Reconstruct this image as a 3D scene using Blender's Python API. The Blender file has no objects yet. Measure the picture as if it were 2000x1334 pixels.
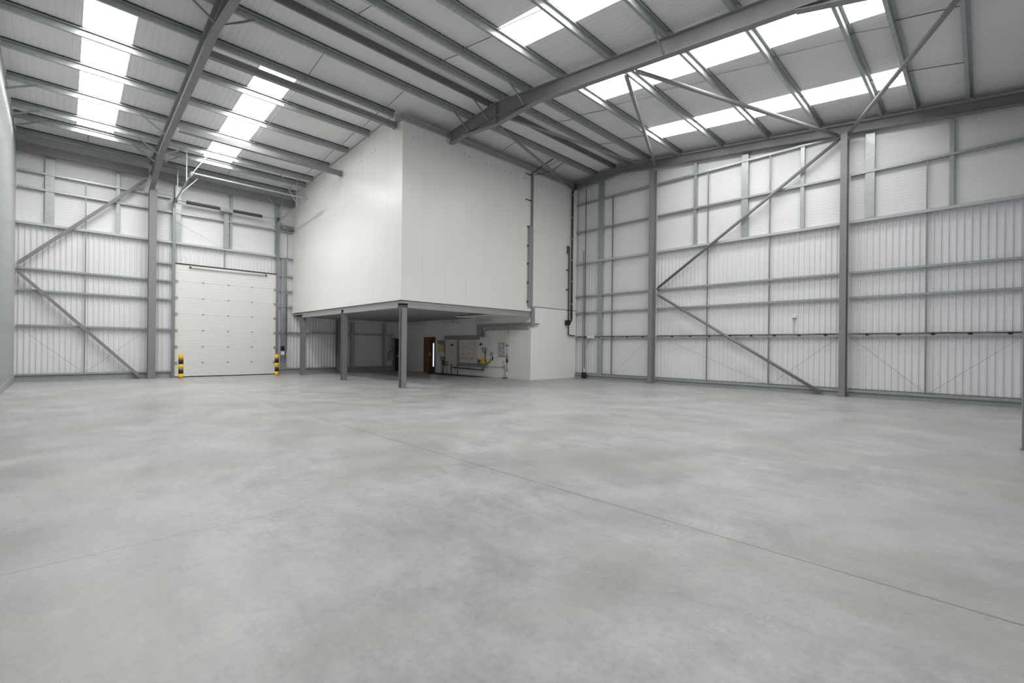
import bpy, bmesh, math, random
from mathutils import Vector, Matrix
random.seed(7)
col = bpy.context.scene.collection

# ------------------------------------------------------------------ layout (metres)
XL, XR = -1.27, 18.42            # left partition wall, right gable wall (rail face)
YD, YN = 24.986, -0.95           # door wall (rail face), near eaves wall
XB, YB, XE = 8.53, 14.35, 15.21  # raised office box: left face, front face; equipment wall
YR, ZR, MN, MF = 11.69, 9.838, 0.113, 0.059   # ridge position and height, the two pitches
SD = 0.17                        # rail depth: sheet stands this far behind the rail face
X1, X2 = 2.68, 10.60             # portal frames
def zr(y): return ZR - (MN if y < YR else MF) * abs(y - YR)      # rafter top line
PD = 0.22                        # purlin depth
def zs(y): return zr(y) + PD     # roof sheet soffit

# ------------------------------------------------------------------ materials
def mat(name, base, rough=0.5, metal=0.0, spec=0.5, emit=None, estr=0.0, noise=0.0, nscale=4.0, bump=0.0, bscale=30.0, coat=0.0):
    m = bpy.data.materials.new(name); m.use_nodes = True
    nt = m.node_tree; b = nt.nodes['Principled BSDF']
    b.inputs['Base Color'].default_value = (*base, 1); b.inputs['Roughness'].default_value = rough
    b.inputs['Metallic'].default_value = metal; b.inputs['Specular IOR Level'].default_value = spec
    if coat: b.inputs['Coat Weight'].default_value = coat
    if emit: b.inputs['Emission Color'].default_value = (*emit, 1); b.inputs['Emission Strength'].default_value = estr
    g = nt.nodes.new('ShaderNodeNewGeometry')
    if noise:
        n = nt.nodes.new('ShaderNodeTexNoise'); n.inputs['Scale'].default_value = nscale; n.inputs['Detail'].default_value = 6
        nt.links.new(g.outputs['Position'], n.inputs['Vector'])
        r = nt.nodes.new('ShaderNodeMapRange'); r.inputs['To Min'].default_value = 1 - noise; r.inputs['To Max'].default_value = 1 + noise
        r.inputs['From Min'].default_value = .3; r.inputs['From Max'].default_value = .7
        nt.links.new(n.outputs['Fac'], r.inputs['Value'])
        v = nt.nodes.new('ShaderNodeVectorMath'); v.operation = 'SCALE'; v.inputs[0].default_value = base
        nt.links.new(r.outputs['Result'], v.inputs['Scale']); nt.links.new(v.outputs['Vector'], b.inputs['Base Color'])
    if bump:
        n2 = nt.nodes.new('ShaderNodeTexNoise'); n2.inputs['Scale'].default_value = bscale
        nt.links.new(g.outputs['Position'], n2.inputs['Vector'])
        bp = nt.nodes.new('ShaderNodeBump'); bp.inputs['Strength'].default_value = bump; bp.inputs['Distance'].default_value = .01
        nt.links.new(n2.outputs['Fac'], bp.inputs['Height']); nt.links.new(bp.outputs['Normal'], b.inputs['Normal'])
    return m

M = {}
M['galv'] = mat('galvanised steel', (.39, .42, .425), .37, .5, noise=.10, nscale=9)
M['galvd'] = mat('weathered galvanised steel', (.27, .29, .295), .45, .6, noise=.10, nscale=9)
M['steel'] = mat('grey painted steel', (.225, .23, .237), .5, 0, noise=.05, nscale=3)
M['steell'] = mat('light grey painted steel', (.31, .315, .325), .45)
M['steeld'] = mat('dark steel', (.15, .155, .16), .5)  # own tone of the sag rods; stands for shade on the ridge purlins
M['sheet'] = mat('white liner sheet', (.765, .775, .80), .42, noise=.015, nscale=1.2)
M['roof'] = mat('roof liner sheet', (.755, .75, .755), .5, noise=.03, nscale=.8)
M['panel'] = mat('off-white composite panel', (.78, .785, .75), .30, noise=.015, nscale=.7)
M['panelw'] = mat('lightened box panel', (.85, .85, .82), .32, noise=.012, nscale=.7)  # box panel tone lifted to make up for weak light under the box
M['flash'] = mat('pale grey flashing', (.62, .64, .65), .4)
M['sill'] = mat('pale sill flashing', (.50, .52, .53), .4)
M['strip'] = mat('painted shadow strip', (.045, .048, .048), .7)  # near-black tone for the shaded gap above the purlins
M['plinth'] = mat('grey plinth flashing', (.32, .35, .36), .5, noise=.06, nscale=2)
M['deck'] = mat('dark galvanised floor deck', (.30, .295, .29), .6)
M['door'] = mat('white sectional door skin', (.76, .765, .735), .4)
M['rubber'] = mat('black rubber', (.012, .012, .012), .6)
M['black'] = mat('black paint', (.010, .011, .012), .35)
M['yellow'] = mat('safety yellow', (.85, .50, .01), .45)
M['tapeblack'] = mat('bollard black band', (.015, .015, .017), .45)
M['oak'] = mat('oak veneer', (.23, .095, .035), .5, noise=.2, nscale=12)
M['oakd'] = mat('dark oak leaf', (.075, .038, .018), .5, noise=.2, nscale=12)
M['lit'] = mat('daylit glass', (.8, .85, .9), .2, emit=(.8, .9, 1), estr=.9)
M['cab'] = mat('cream enclosure', (.70, .625, .565), .45)
M['white'] = mat('white plastic', (.75, .76, .76), .4)
M['grey'] = mat('grey plastic', (.33, .35, .36), .5)
M['trunk'] = mat('grey steel trunking', (.29, .31, .325), .45, .2)
M['ply'] = mat('plywood', (.36, .22, .12), .7, noise=.15, nscale=14)
M['copper'] = mat('copper pipe', (.55, .28, .17), .4, .7)
M['blue'] = mat('blue sticker', (.02, .10, .24), .4)
M['green'] = mat('green band', (.02, .14, .11), .4)
M['red'] = mat('red plastic', (.45, .02, .03), .4)
M['orange'] = mat('yellow enclosure', (.78, .48, .03), .4)
M['pipe'] = mat('dark bronze pipe', (.075, .077, .062), .4, .3)
M['spring'] = mat('oiled spring steel', (.10, .10, .095), .5, .3)
M['cableyellow'] = mat('yellow cable', (.20, .18, .08), .5)
M['cablebrown'] = mat('brown cable', (.16, .06, .04), .5)
M['frame'] = mat('notice frame', (.30, .32, .35), .35, .3)
M['paper'] = mat('notice paper', (.55, .57, .62), .5)
M['bracket'] = mat('zinc bracket', (.42, .42, .40), .4, .4)
M['glow'] = mat('translucent rooflight', (.9, .92, .9), .4, emit=(1.0, .985, .965), estr=8.3)
M['glowfar'] = mat('translucent rooflight, sunward slope', (.9, .92, .9), .4, emit=(1.0, .985, .965), estr=15.5)

def flat_panel_mat():
    # white flat liner laid horizontally: fine micro-ribs and a joint every metre
    m = mat('micro-ribbed liner', (.76, .765, .785), .42)
    nt = m.node_tree; b = nt.nodes['Principled BSDF']
    g = nt.nodes.new('ShaderNodeNewGeometry'); s = nt.nodes.new('ShaderNodeSeparateXYZ'); nt.links.new(g.outputs['Position'], s.inputs[0])
    mu = nt.nodes.new('ShaderNodeMath'); mu.operation = 'MULTIPLY'; mu.inputs[1].default_value = 2 * math.pi / .1
    nt.links.new(s.outputs['Z'], mu.inputs[0])
    si = nt.nodes.new('ShaderNodeMath'); si.operation = 'SINE'; nt.links.new(mu.outputs[0], si.inputs[0])
    bp = nt.nodes.new('ShaderNodeBump'); bp.inputs['Strength'].default_value = .35; bp.inputs['Distance'].default_value = .003
    nt.links.new(si.outputs[0], bp.inputs['Height']); nt.links.new(bp.outputs['Normal'], b.inputs['Normal'])
    return m
M['flat'] = flat_panel_mat()

def floor_mat():
    m = bpy.data.materials.new('power-floated concrete'); m.use_nodes = True
    nt = m.node_tree; N = nt.nodes; Lk = nt.links; b = N['Principled BSDF']
    g = N.new('ShaderNodeNewGeometry'); s = N.new('ShaderNodeSeparateXYZ'); Lk.new(g.outputs['Position'], s.inputs[0])
    def noise(sc, det, rough=.55, vec=None, dist=0.):
        n = N.new('ShaderNodeTexNoise'); n.inputs['Scale'].default_value = sc; n.inputs['Detail'].default_value = det
        n.inputs['Roughness'].default_value = rough; n.inputs['Distortion'].default_value = dist
        Lk.new(vec or g.outputs['Position'], n.inputs['Vector']); return n.outputs['Fac']
    def rng(src, a, c, lo, hi, smooth=False):
        r = N.new('ShaderNodeMapRange'); Lk.new(src, r.inputs['Value'])
        for k, v in zip(('From Min', 'From Max', 'To Min', 'To Max'), (a, c, lo, hi)): r.inputs[k].default_value = v
        if smooth: r.interpolation_type = 'SMOOTHSTEP'
        return r.outputs['Result']
    def mth(op, a, c):
        q = N.new('ShaderNodeMath'); q.operation = op
        for i, v in enumerate((a, c)):
            if isinstance(v, (int, float)): q.inputs[i].default_value = v
            else: Lk.new(v, q.inputs[i])
        return q.outputs[0]
    def mix(f, a, c, bt='MIX'):
        x = N.new('ShaderNodeMix'); x.data_type = 'RGBA'; x.blend_type = bt
        if isinstance(f, float): x.inputs[0].default_value = f
        else: Lk.new(f, x.inputs[0])
        for i, v in ((6, a), (7, c)):
            if isinstance(v, tuple): x.inputs[i].default_value = (*v, 1)
            else: Lk.new(v, x.inputs[i])
        return x.outputs[2]
    big = noise(.30, 4, .55, dist=.5); mid = noise(1.1, 8, .60, dist=.3); sml = noise(4.5, 12, .75, dist=.3); fine = noise(22, 8, .75); warm = noise(.42, 5, .5, dist=.5)
    mp = N.new('ShaderNodeMapping'); mp.inputs['Scale'].default_value = (1, .3, 1); mp.inputs['Rotation'].default_value = (0, 0, .79)
    Lk.new(g.outputs['Position'], mp.inputs['Vector'])
    tr = noise(4.0, 12, .78, mp.outputs['Vector'], .5)
    f = mth('ADD', mth('ADD', mth('MULTIPLY', mth('SUBTRACT', big, .5), .50), mth('MULTIPLY', mth('SUBTRACT', mid, .5), .60)),
            mth('ADD', mth('MULTIPLY', mth('SUBTRACT', sml, .5), .55), mth('ADD', mth('MULTIPLY', mth('SUBTRACT', fine, .5), .45), mth('MULTIPLY', mth('SUBTRACT', tr, .5), .50))))
    c = mix(rng(f, -.32, .32, 0, 1, True), (.285, .285, .288), (.50, .50, .50))
    c = mix(mth('MULTIPLY', rng(warm, .46, .60, 0, 1, True), rng(sml, .36, .60, 0, .52)), c, (.31, .288, .24))
    c = mix(mth('MULTIPLY', rng(big, .46, .70, 0, 1, True), rng(sml, .40, .58, 0, .45)), c, (.26, .26, .272))
    # dark specks
    vo = N.new('ShaderNodeTexVoronoi'); vo.inputs['Scale'].default_value = 1.6; Lk.new(g.outputs['Position'], vo.inputs['Vector'])
    c = mix(rng(vo.outputs['Distance'], .012, .022, .8, 0), c, (.06, .055, .05))
    # sawn joints
    jx = mth('ABSOLUTE', mth('SUBTRACT', s.outputs['X'], 3.79), 0); jy = mth('ABSOLUTE', mth('SUBTRACT', s.outputs['Y'], 4.40), 0)
    j = mth('MAXIMUM', rng(jx, .004, .011, .75, 0), mth('MULTIPLY', rng(jy, .003, .010, .5, 0), rng(warm, .38, .55, .35, 1)))
    c = mix(j, c, (.13, .125, .10))
    Lk.new(c, b.inputs['Base Color'])
    Lk.new(rng(mid, .3, .7, .32, .46), b.inputs['Roughness'])
    b.inputs['Specular IOR Level'].default_value = .5
    bp = N.new('ShaderNodeBump'); bp.inputs['Strength'].default_value = .05; bp.inputs['Distance'].default_value = .01
    Lk.new(mid, bp.inputs['Height']); Lk.new(bp.outputs['Normal'], b.inputs['Normal'])
    return m
M['floor'] = floor_mat()

# ------------------------------------------------------------------ mesh helpers
class MB:
    def __init__(s): s.v = []; s.f = []
    def poly(s, vs, fs):
        o = len(s.v); s.v += [tuple(v) for v in vs]; s.f += [tuple(i + o for i in f) for f in fs]; return s
    def box(s, x0, x1, y0, y1, z0, z1):
        v = [(x, y, z) for x in (x0, x1) for y in (y0, y1) for z in (z0, z1)]
        return s.poly(v, [(0, 1, 3, 2), (4, 6, 7, 5), (0, 4, 5, 1), (2, 3, 7, 6), (0, 2, 6, 4), (1, 5, 7, 3)])
    def ext(s, prof, p, q, side, up, cap=True):
        """prof: closed list of (u, v); swept from p to q"""
        p, q, side, up = map(Vector, (p, q, side, up)); n = len(prof)
        a = [p + side * u + up * w for u, w in prof]; b = [q + side * u + up * w for u, w in prof]
        fs = [(i, (i + 1) % n, n + (i + 1) % n, n + i) for i in range(n)]
        if cap: fs += [tuple(range(n))[::-1], tuple(range(n, 2 * n))]
        return s.poly(a + b, fs)
    def bar(s, p, q, w, h, up=(0, 0, 1)):
        p, q = Vector(p), Vector(q); d = (q - p).normalized(); up = Vector(up)
        side = d.cross(up).normalized(); u2 = side.cross(d).normalized()
        return s.ext([(-w/2, -h/2), (w/2, -h/2), (w/2, h/2), (-w/2, h/2)], p, q, side, u2)
    def tube(s, p, q, r, n=12):
        p, q = Vector(p), Vector(q); d = (q - p).normalized()
        t = Vector((0, 0, 1)) if abs(d.z) < .9 else Vector((1, 0, 0)); a = d.cross(t).normalized(); b = d.cross(a)
        return s.ext([(r * math.cos(2*math.pi*i/n), r * math.sin(2*math.pi*i/n)) for i in range(n)], p, q, a, b)
    def path(s, pts, r, n=8):
        for a, b in zip(pts, pts[1:]): s.tube(a, b, r, n)
        return s
    def build(s, name, m, parent=None, smooth=False):
        me = bpy.data.meshes.new(name); me.from_pydata(s.v, [], s.f); me.materials.append(m)
        bm = bmesh.new(); bm.from_mesh(me); bmesh.ops.recalc_face_normals(bm, faces=bm.faces); bm.to_mesh(me); bm.free()
        if smooth:
            for p in me.polygons: p.use_smooth = len(p.vertices) == 4
        o = bpy.data.objects.new(name, me); col.objects.link(o)
        if parent is not None: o.parent = parent
        return o

def tag(o, label, cat, group=None):
    o['label'] = label; o['category'] = cat
    if group: o['group'] = group
    return o
def struct(o, label=None):
    o['kind'] = 'structure'
    if label: o['label'] = label
    return o
def empty(name, label, cat, group=None, kind=None):
    o = bpy.data.objects.new(name, None); col.objects.link(o)
    if kind: o['kind'] = kind; o['label'] = label
    else: tag(o, label, cat, group)
    return o
def roundpath(pts, r=.12, n=5):
    """corners of a polyline rounded"""
    out = [Vector(pts[0])]
    for a, b, c in zip(pts, pts[1:], pts[2:]):
        a, b, c = map(Vector, (a, b, c)); u = (a - b); w = (c - b); k = min(r, u.length * .45, w.length * .45)
        p0, p1 = b + u.normalized() * k, b + w.normalized() * k
        for i in range(n + 1):
            t = i / n; out.append(p0 * (1-t)**2 + b * 2*t*(1-t) + p1 * t*t)
    out.append(Vector(pts[-1])); return out

def Iprof(b, h, tf=.014, tw=.010):
    """I section centred in u, top at v=0, bottom at v=-h"""
    return [(-b/2, -h), (b/2, -h), (b/2, -h+tf), (tw/2, -h+tf), (tw/2, -tf), (b/2, -tf), (b/2, 0), (-b/2, 0), (-b/2, -tf), (-tw/2, -tf), (-tw/2, -h+tf), (-b/2, -h+tf)]
def Ic(b, h, tf=.014, tw=.010): return [(u, v + h/2) for u, v in Iprof(b, h, tf, tw)]

ORD = ['zeroth', 'first', 'second', 'third', 'fourth', 'fifth', 'sixth', 'seventh', 'eighth', 'ninth', 'tenth']

# ------------------------------------------------------------------ floor
struct(MB().box(XL-.3, XR+.4, YN-.3, YD+.4, -.2, 0).build('floor', M['floor']), 'power-floated grey concrete floor slab with sawn joints')

# ------------------------------------------------------------------ profiled wall sheets
RIB = [(0, 0), (.098, 0), (.106, .032), (.150, .032), (.16, 0)]
def ribline(a, b, prof=RIB, pitch=.16, phase=0.):
    pts = []; k = math.floor((a - phase) / pitch) - 1
    while k * pitch + phase < b:
        for s, d in prof[:-1]: pts.append((k * pitch + phase + s, d))
        k += 1
    pts.append((k * pitch + phase, 0))
    def at(x):
        for (s0, d0), (s1, d1) in zip(pts, pts[1:]):
            if s0 <= x <= s1: return d0 + (d1 - d0) * (x - s0) / max(1e-9, s1 - s0)
        return 0
    return [(a, at(a))] + [p for p in pts if a + 1e-4 < p[0] < b - 1e-4] + [(b, at(b))]
def sheet_x(mb, a, b, z0, z1, y, sgn, prof=RIB, pitch=.16, z1f=None, back=.05):   # runs along x at y; ribs stand toward sgn
    L = ribline(a, b, prof, pitch)
    vs = []; fs = []
    for s, d in L:
        vs += [(s, y + sgn * d, z0), (s, y + sgn * d, z1f(s) if z1f else z1)]
    for i in range(len(L) - 1): fs.append((2*i, 2*i+2, 2*i+3, 2*i+1))
    mb.poly(vs, fs)
def sheet_y(mb, a, b, z0, z1, x, sgn, prof=RIB, pitch=.16, z1f=None):
    L = ribline(a, b, prof, pitch); vs = []; fs = []
    for s, d in L:
        vs += [(x + sgn * d, s, z0), (x + sgn * d, s, z1f(s) if z1f else z1)]
    for i in range(len(L) - 1): fs.append((2*i, 2*i+2, 2*i+3, 2*i+1))
    mb.poly(vs, fs)
JOINT = [(0, 0), (.985, 0), (.990, -.008), (.995, -.008), (1.0, 0)]
FLATR = [(0, 0), (1, 0)]

# door wall (far eaves wall): sheet plane
yd = YD + SD
SILD, SILR = 5.98, 5.70
mb = MB()
for a, b, z0, z1 in [(XL, 3.56, .26, SILD), (3.56, 7.70, 5.03, SILD), (7.70, 11.85, .26, SILD), (13.70, 14.42, .26, 3.3), (14.42, 15.16, 1.96, 3.3), (11.85, 13.7, 3.3, SILD)]:
    sheet_x(mb, a, b, z0, z1, yd, -1)
mb.box(XL, XE + .1, yd + .04, yd + .10, 0, SILD)
# box() above is the outer skin, cut for the loading door below
mb.f = mb.f[:-6]; mb.v = mb.v[:-8]
for a, b, z0, z1 in [(XL-.1, 3.56, 0, 9.3), (3.56, 7.70, 5.03, 9.3), (7.70, 18.6, 0, 9.3)]: mb.box(a, b, yd + .04, yd + .10, z0, z1)
wall_back = struct(mb.build('wall_back', M['sheet']), 'far wall with white vertical ribbed liner sheet')
mb = MB(); mb.box(XL, 10.9, yd - .012, yd + .035, SILD, 9.26)
mb.box(11.85, 13.7, yd - .03, yd + .035, .26, 3.3)
struct(mb.build('wall_back_upper', M['flat']), 'flat white liner above the sill of the far wall')

# right gable wall
xr = XR + SD
mb = MB()
sheet_y(mb, 12.8, YB + .3, .26, SILR, xr, -1); sheet_y(mb, YN, 10.15, .26, SILR, xr, -1)
for a, b in ((YN-.1, YD+.2),):
    n = 30; ys = [a + (b - a) * i / n for i in range(n + 1)] + [YR]; ys.sort()
    for y0, y1 in zip(ys, ys[1:]):
        mb.poly([(xr+.04, y0, 0), (xr+.10, y0, 0), (xr+.04, y1, 0), (xr+.10, y1, 0), (xr+.04, y0, zs(y0)), (xr+.10, y0, zs(y0)), (xr+.04, y1, zs(y1)), (xr+.10, y1, zs(y1))],
                [(0, 2, 6, 4), (1, 5, 7, 3), (4, 6, 7, 5)])
struct(mb.build('wall_right', M['sheet']), 'right gable wall with white vertical ribbed liner sheet')
mb = MB()
def gable_flat(mb, a, b, z0, x0, x1):
    ys = sorted({a, b, YR} if a < YR < b else {a, b})
    for y0, y1 in zip(ys, ys[1:]):
        v = [(x, y, z) for x in (x0, x1) for y, z in ((y0, z0), (y1, z0), (y1, zs(y1)-.02), (y0, zs(y0)-.02))]
        mb.poly(v, [(0, 1, 2, 3), (4, 7, 6, 5), (0, 4, 5, 1), (1, 5, 6, 2), (2, 6, 7, 3), (3, 7, 4, 0)])
gable_flat(mb, YN, YB + .3, SILR, xr - .012, xr + .035)
mb.box(xr - .02, xr + .035, 10.15, 12.8, .26, SILR)
struct(mb.build('wall_right_upper', M['flat']), 'flat white liner above the sill of the right gable wall')

# left partition and near eaves wall
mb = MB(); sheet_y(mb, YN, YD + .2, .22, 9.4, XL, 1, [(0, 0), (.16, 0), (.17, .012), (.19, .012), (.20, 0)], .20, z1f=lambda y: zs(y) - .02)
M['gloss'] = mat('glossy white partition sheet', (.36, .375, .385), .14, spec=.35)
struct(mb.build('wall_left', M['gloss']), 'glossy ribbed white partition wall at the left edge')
mb = MB(); mb.box(XL, XL + .03, YN, YD + .2, 0, .22); struct(mb.build('baseboard_left', M['plinth']))
mb = MB(); sheet_x(mb, XL, XR + .2, 0, zs(YN), YN, 1)
struct(mb.build('wall_near', M['sheet']), 'ribbed near wall behind the camera')

# plinths along the two rail walls
mb = MB(); mb.box(XL+.03, 3.5, YD + .06, YD + .2, 0, .22); mb.box(7.76, 14.4, YD + .06, YD + .2, 0, .22); struct(mb.build('baseboard_back', M['plinth']))
mb = MB(); mb.box(XR + .06, XR + .2, YN, YB, 0, .14); struct(mb.build('baseboard_right', M['plinth']))

# ------------------------------------------------------------------ roof lining and rooflights
RL_X = [(.33, 1.33), (4.2, 5.22), (8.0, 9.0), (11.78, 12.83), (15.65, 16.72)]
NEAR_L, FAR_L = (1.5, 8.87), (15.12, 22.95)
RR = [(0, 0), (.10, 0), (.108, .006), (.150, .006), (.16, 0)]
def roof_sheet(mb, a, b, y0, y1, dz=0., prof=RR):
    L = ribline(a, b, prof); vs = []; fs = []
    for s, d in L: vs += [(s, y0, zs(y0) + d + dz), (s, y1, zs(y1) + d + dz)]
    for i in range(len(L) - 1): fs.append((2*i, 2*i+1, 2*i+3, 2*i+2))
    mb.poly(vs, fs)
mb = MB()
for (y0, y1), (l0, l1), lights in (((YN-.1, YR), NEAR_L, RL_X), ((YR, YD+.2), FAR_L, RL_X[:2])):
    x = XL - .05
    for a, b in lights:
        roof_sheet(mb, x, a, y0, y1); roof_sheet(mb, a, b, y0, l0); roof_sheet(mb, a, b, l1, y1); x = b
    roof_sheet(mb, x, XR + .22, y0, y1)
# outer roof skin
for y0, y1 in ((YN-.1, YR), (YR, YD+.25)):
    mb.poly([(XL-.1, y0, zs(y0)+.12), (XR+.3, y0, zs(y0)+.12), (XR+.3, y1, zs(y1)+.12), (XL-.1, y1, zs(y1)+.12)], [(0, 1, 2, 3)])
struct(mb.build('ceiling', M['roof']), 'white ribbed roof lining sheet')
names = ['leftmost bay beside the partition', 'left of the middle bay', 'right of the middle bay', 'left of the right bay', 'right bay near the gable']
k = 0
for side, (l0, l1), lights in (('near', NEAR_L, RL_X), ('far', FAR_L, RL_X[:2])):
    for i, (a, b) in enumerate(lights):
        k += 1; mb = MB(); roof_sheet(mb, a, b, l0, l1, .004)
        struct(mb.build('window_%d' % k, M['glow' if side == 'near' else 'glowfar']), 'translucent white rooflight strip on the %s slope, %s' % (side, names[i]))

# ------------------------------------------------------------------ purlins
def zprof(sgn, w=.075, h=PD, t=.006, lip=.018):
    # web at u=0; top flange toward -sgn, bottom flange toward +sgn; v from 0 (bottom) to h
    p = [(0, 0), (w, 0), (w, lip), (w-t, lip), (w-t, t), (t, t), (t, h), (t-w, h), (t-w, h-lip), (2*t-w, h-lip), (2*t-w, h-t), (0, h-t)]
    return [(u * sgn, v) for u, v in p]
NEARP = [11.37, 10.30, 8.87, 7.15, 5.52, 3.90, 2.25, 1.44, .32]
FARP = [13.10, 14.78, 16.61, 18.44, 20.33, 22.20, 23.12, 24.52]
bays = [('left bay', XL + .02, X1), ('middle bay', X1, X2), ('right bay', X2, XR - .02)]
def purlin(y, a, b, label, m='galv'):
    z = zr(y) + .001
    mb = MB(); mb.ext(zprof(1, h=PD - .045), (a + .012, y, z), (b - .012, y, z), (0, 1, 0), (0, 0, 1))
    o = tag(mb.build('roof_purlin', M[m]), label, 'purlin', 'roof purlins')
    MB().box(a + .012, b - .012, y - .062, y + .0, z + PD - .045, z + PD + .005).build('shadow_strip', M['strip'], o)  # black strip added as the shadow band between purlin and roof sheet
    return o
for bn, a, b in bays:
    for i, y in enumerate(NEARP):
        if bn == 'left bay': continue
        if bn == 'middle bay' and i > 5: continue
        purlin(y, a, b, 'galvanised roof purlin, %s from the ridge on near slope, %s' % (ORD[i+1], bn))
    for i, y in enumerate(FARP):
        bb = b
        if y > YB and bn == 'middle bay' and y > 15: bb = 8.44
        if bn == 'right bay' and y > YB: continue
        if bn == 'middle bay' and i == 1: bb = 8.44
        purlin(y, a, bb, 'galvanised roof purlin, %s from the ridge on door-side slope, %s' % (ORD[i+1], bn))
# purlin running along the top of the box front
mb = MB(); mb.ext(zprof(-1, .06, .22), (XB - .02, YB - .03, 9.45), (X2 - .1, YB - .03, 9.45), (0, 1, 0), (0, 0, 1))
tag(mb.build('roof_purlin', M['galv']), 'galvanised member along top of white box front, left of the haunched rafter', 'purlin', 'box head members')
mb = MB(); mb.ext(zprof(-1, .06, .22), (X2 + .1, YB - .03, 9.45), (XR - .02, YB - .03, 9.45), (0, 1, 0), (0, 0, 1))
tag(mb.build('roof_purlin', M['galv']), 'galvanised member along top of white box front, right of the haunched rafter', 'purlin', 'box head members')
# ridge purlins; the dark colour stands in for their shaded face
for bn, a, b in bays[1:]:
    mb = MB(); mb.ext([(0, 0), (.07, 0), (.07, .012), (.012, .012), (.012, .19), (.07, .19), (.07, .205), (0, .205)], (a + .02, 12.02, 9.83), (b - .02, 12.02, 9.83), (0, 1, 0), (0, 0, 1))
    tag(mb.build('ridge_purlin', M['steeld']), 'dark steel ridge purlin along the apex, shade in its colour, %s' % bn, 'beam', 'ridge purlins')
# square ties from near rafter to the box
for y, z, n in ((14.76, 9.37, 'upper'), (19.25, 8.83, 'lower')):
    e = empty('tie_beam', '%s grey square tie beam from near rafter to the white box' % n, 'beam', 'square tie beams')
    MB().box(X1 + .1, 8.44, y - .085, y + .085, z - .09, z + .09).build('tube_section', M['steel'], e)
    MB().box(8.44, 8.455, y - .11, y + .11, z - .12, z + .12).build('end_plate', M['steel'], e)

# ------------------------------------------------------------------ sag rods between purlins
def rods(xs, ys, where, side):
    for xi, x in xs:
        for i, (y0, y1) in enumerate(zip(ys, ys[1:])):
            z0, z1 = zr(y0) + .17, zr(y1) + .06
            if i == 0 and side == 'near': pass
            tag(MB().tube((x, y0, z0), (x, y1, z1), .011, 6).build('sag_rod', M['steeld']),
                'thin sag rod, %s gap from ridge on %s slope, %s line of %s' % (ORD[i+1], side, xi, where), 'rod', 'sag rods between purlins')
rods([('left', 5.33), ('right', 7.98)], FARP[:5] + FARP[5:], 'middle bay', 'door-side')
rods([('left', 5.33), ('right', 7.98)], NEARP[:4], 'middle bay', 'near')
rods([('left', 13.2), ('right', 15.85)], NEARP, 'right bay', 'near')
rods([('left', 13.2), ('right', 15.85)], [FARP[0], YB - .05], 'right bay', 'door-side')
rods([('only', .66)], FARP[5:] , 'left bay', 'door-side')

# ------------------------------------------------------------------ portal frames
def rafter_piece(x, y0, y1, b=.19, h=.45):
    return MB().ext(Iprof(b, h, .016, .012), (x, y0, zr(y0)), (x, y1, zr(y1)), (1, 0, 0), (0, 0, 1))
def haunch(x, pts_bottom, b=.19, h=.45):
    """pts_bottom: list of (y, z) of the haunch's lower edge; web + bottom flange under the rafter"""
    mb = MB()
    for (y0, z0), (y1, z1) in zip(pts_bottom, pts_bottom[1:]):
        t0, t1 = zr(y0) - h + .002, zr(y1) - h + .002
        v = [(xx, y, z) for xx in (x - .006, x + .006) for y, z in ((y0, z0), (y1, z1), (y1, t1), (y0, t0))]
        mb.poly(v, [(0, 1, 2, 3), (4, 7, 6, 5), (0, 4, 5, 1), (1, 5, 6, 2), (2, 6, 7, 3), (3, 7, 4, 0)])
        mb.ext([(-b/2, 0), (b/2, 0), (b/2, .016), (-b/2, .016)], (x, y0, z0 - .008), (x, y1, z1 - .008), (1, 0, 0), (0, 0, 1))
    return mb
def portal(x, n, yfar):
    e = empty('portal_rafter', n, 'rafter', 'portal frame rafters')
    rafter_piece(x, YR, YN + .3).build('rafter_beam', M['steel'], e)
    rafter_piece(x, YR, yfar).build('rafter_beam', M['steel'], e)
    ap = zr(YR) - .45
    haunch(x, [(9.95, zr(9.95) - .45), (YR, 9.10), (13.35, zr(13.35) - .45)]).build('apex_haunch', M['steel'], e)
    MB().box(x - .095, x + .095, YR - .015, YR + .015, 9.10, zr(YR)).build('apex_plate', M['steel'], e)
    haunch(x, [(2.72, zr(2.72) - .47), (-.2, 7.55)]).build('eaves_haunch', M['steel'], e)
    return e
p1 = portal(X1, 'grey steel portal rafter nearest the loading door, running down to its column', YD - .3)
haunch(X1, [(21.9, zr(21.9) - .45), (24.75, 7.98)]).build('eaves_haunch', M['steel'], p1)
p2 = portal(X2, 'grey steel portal rafter with apex haunch, ending at white box', YB - .01)

def column(x, y, z1, b, h, label, along='y', group='frame columns', plate=True):
    e = empty('steel_column', label, 'column', group)
    s, u = ((1, 0, 0), (0, 1, 0)) if along == 'y' else ((0, 1, 0), (1, 0, 0))
    MB().ext(Ic(b, h, .016, .012), (x, y, .012), (x, y, z1), s, u).build('shaft', M['steel'], e)
    if plate: 
        bx, by = (b/2+.02, h/2+.02) if along == 'y' else (h/2+.02, b/2+.02)
        MB().box(x - bx, x + bx, y - by, y + by, 0, .012).build('base_plate', M['steel'], e)
    return e
column(2.73, YD - .2, 8.05, .26, .36, 'grey steel column left of the loading door')
column(10.92, YD - .2, 2.9, .26, .36, 'dark grey column at back under the white box')
column(X2 + .02, -.62, 7.5, .19, .40, 'grey steel column at the right edge of the view')
column(8.70, YB + .13, 2.86, .20, .20, 'grey steel column under the near corner of white box', group='box columns')
column(8.65, 19.15, 2.86, .20, .20, 'grey steel column under middle of the box left side', group='box columns')
column(8.65, 23.85, 2.86, .20, .20, 'grey steel column under the box beside the loading door', group='box columns')
column(XR - .155, 10.06, 9.22, .18, .33, 'grey gable column left of the two on right wall', 'x', 'gable columns')
column(XR - .155, 3.22, 8.53, .18, .33, 'grey gable column right of the two on right wall', 'x', 'gable columns')

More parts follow.
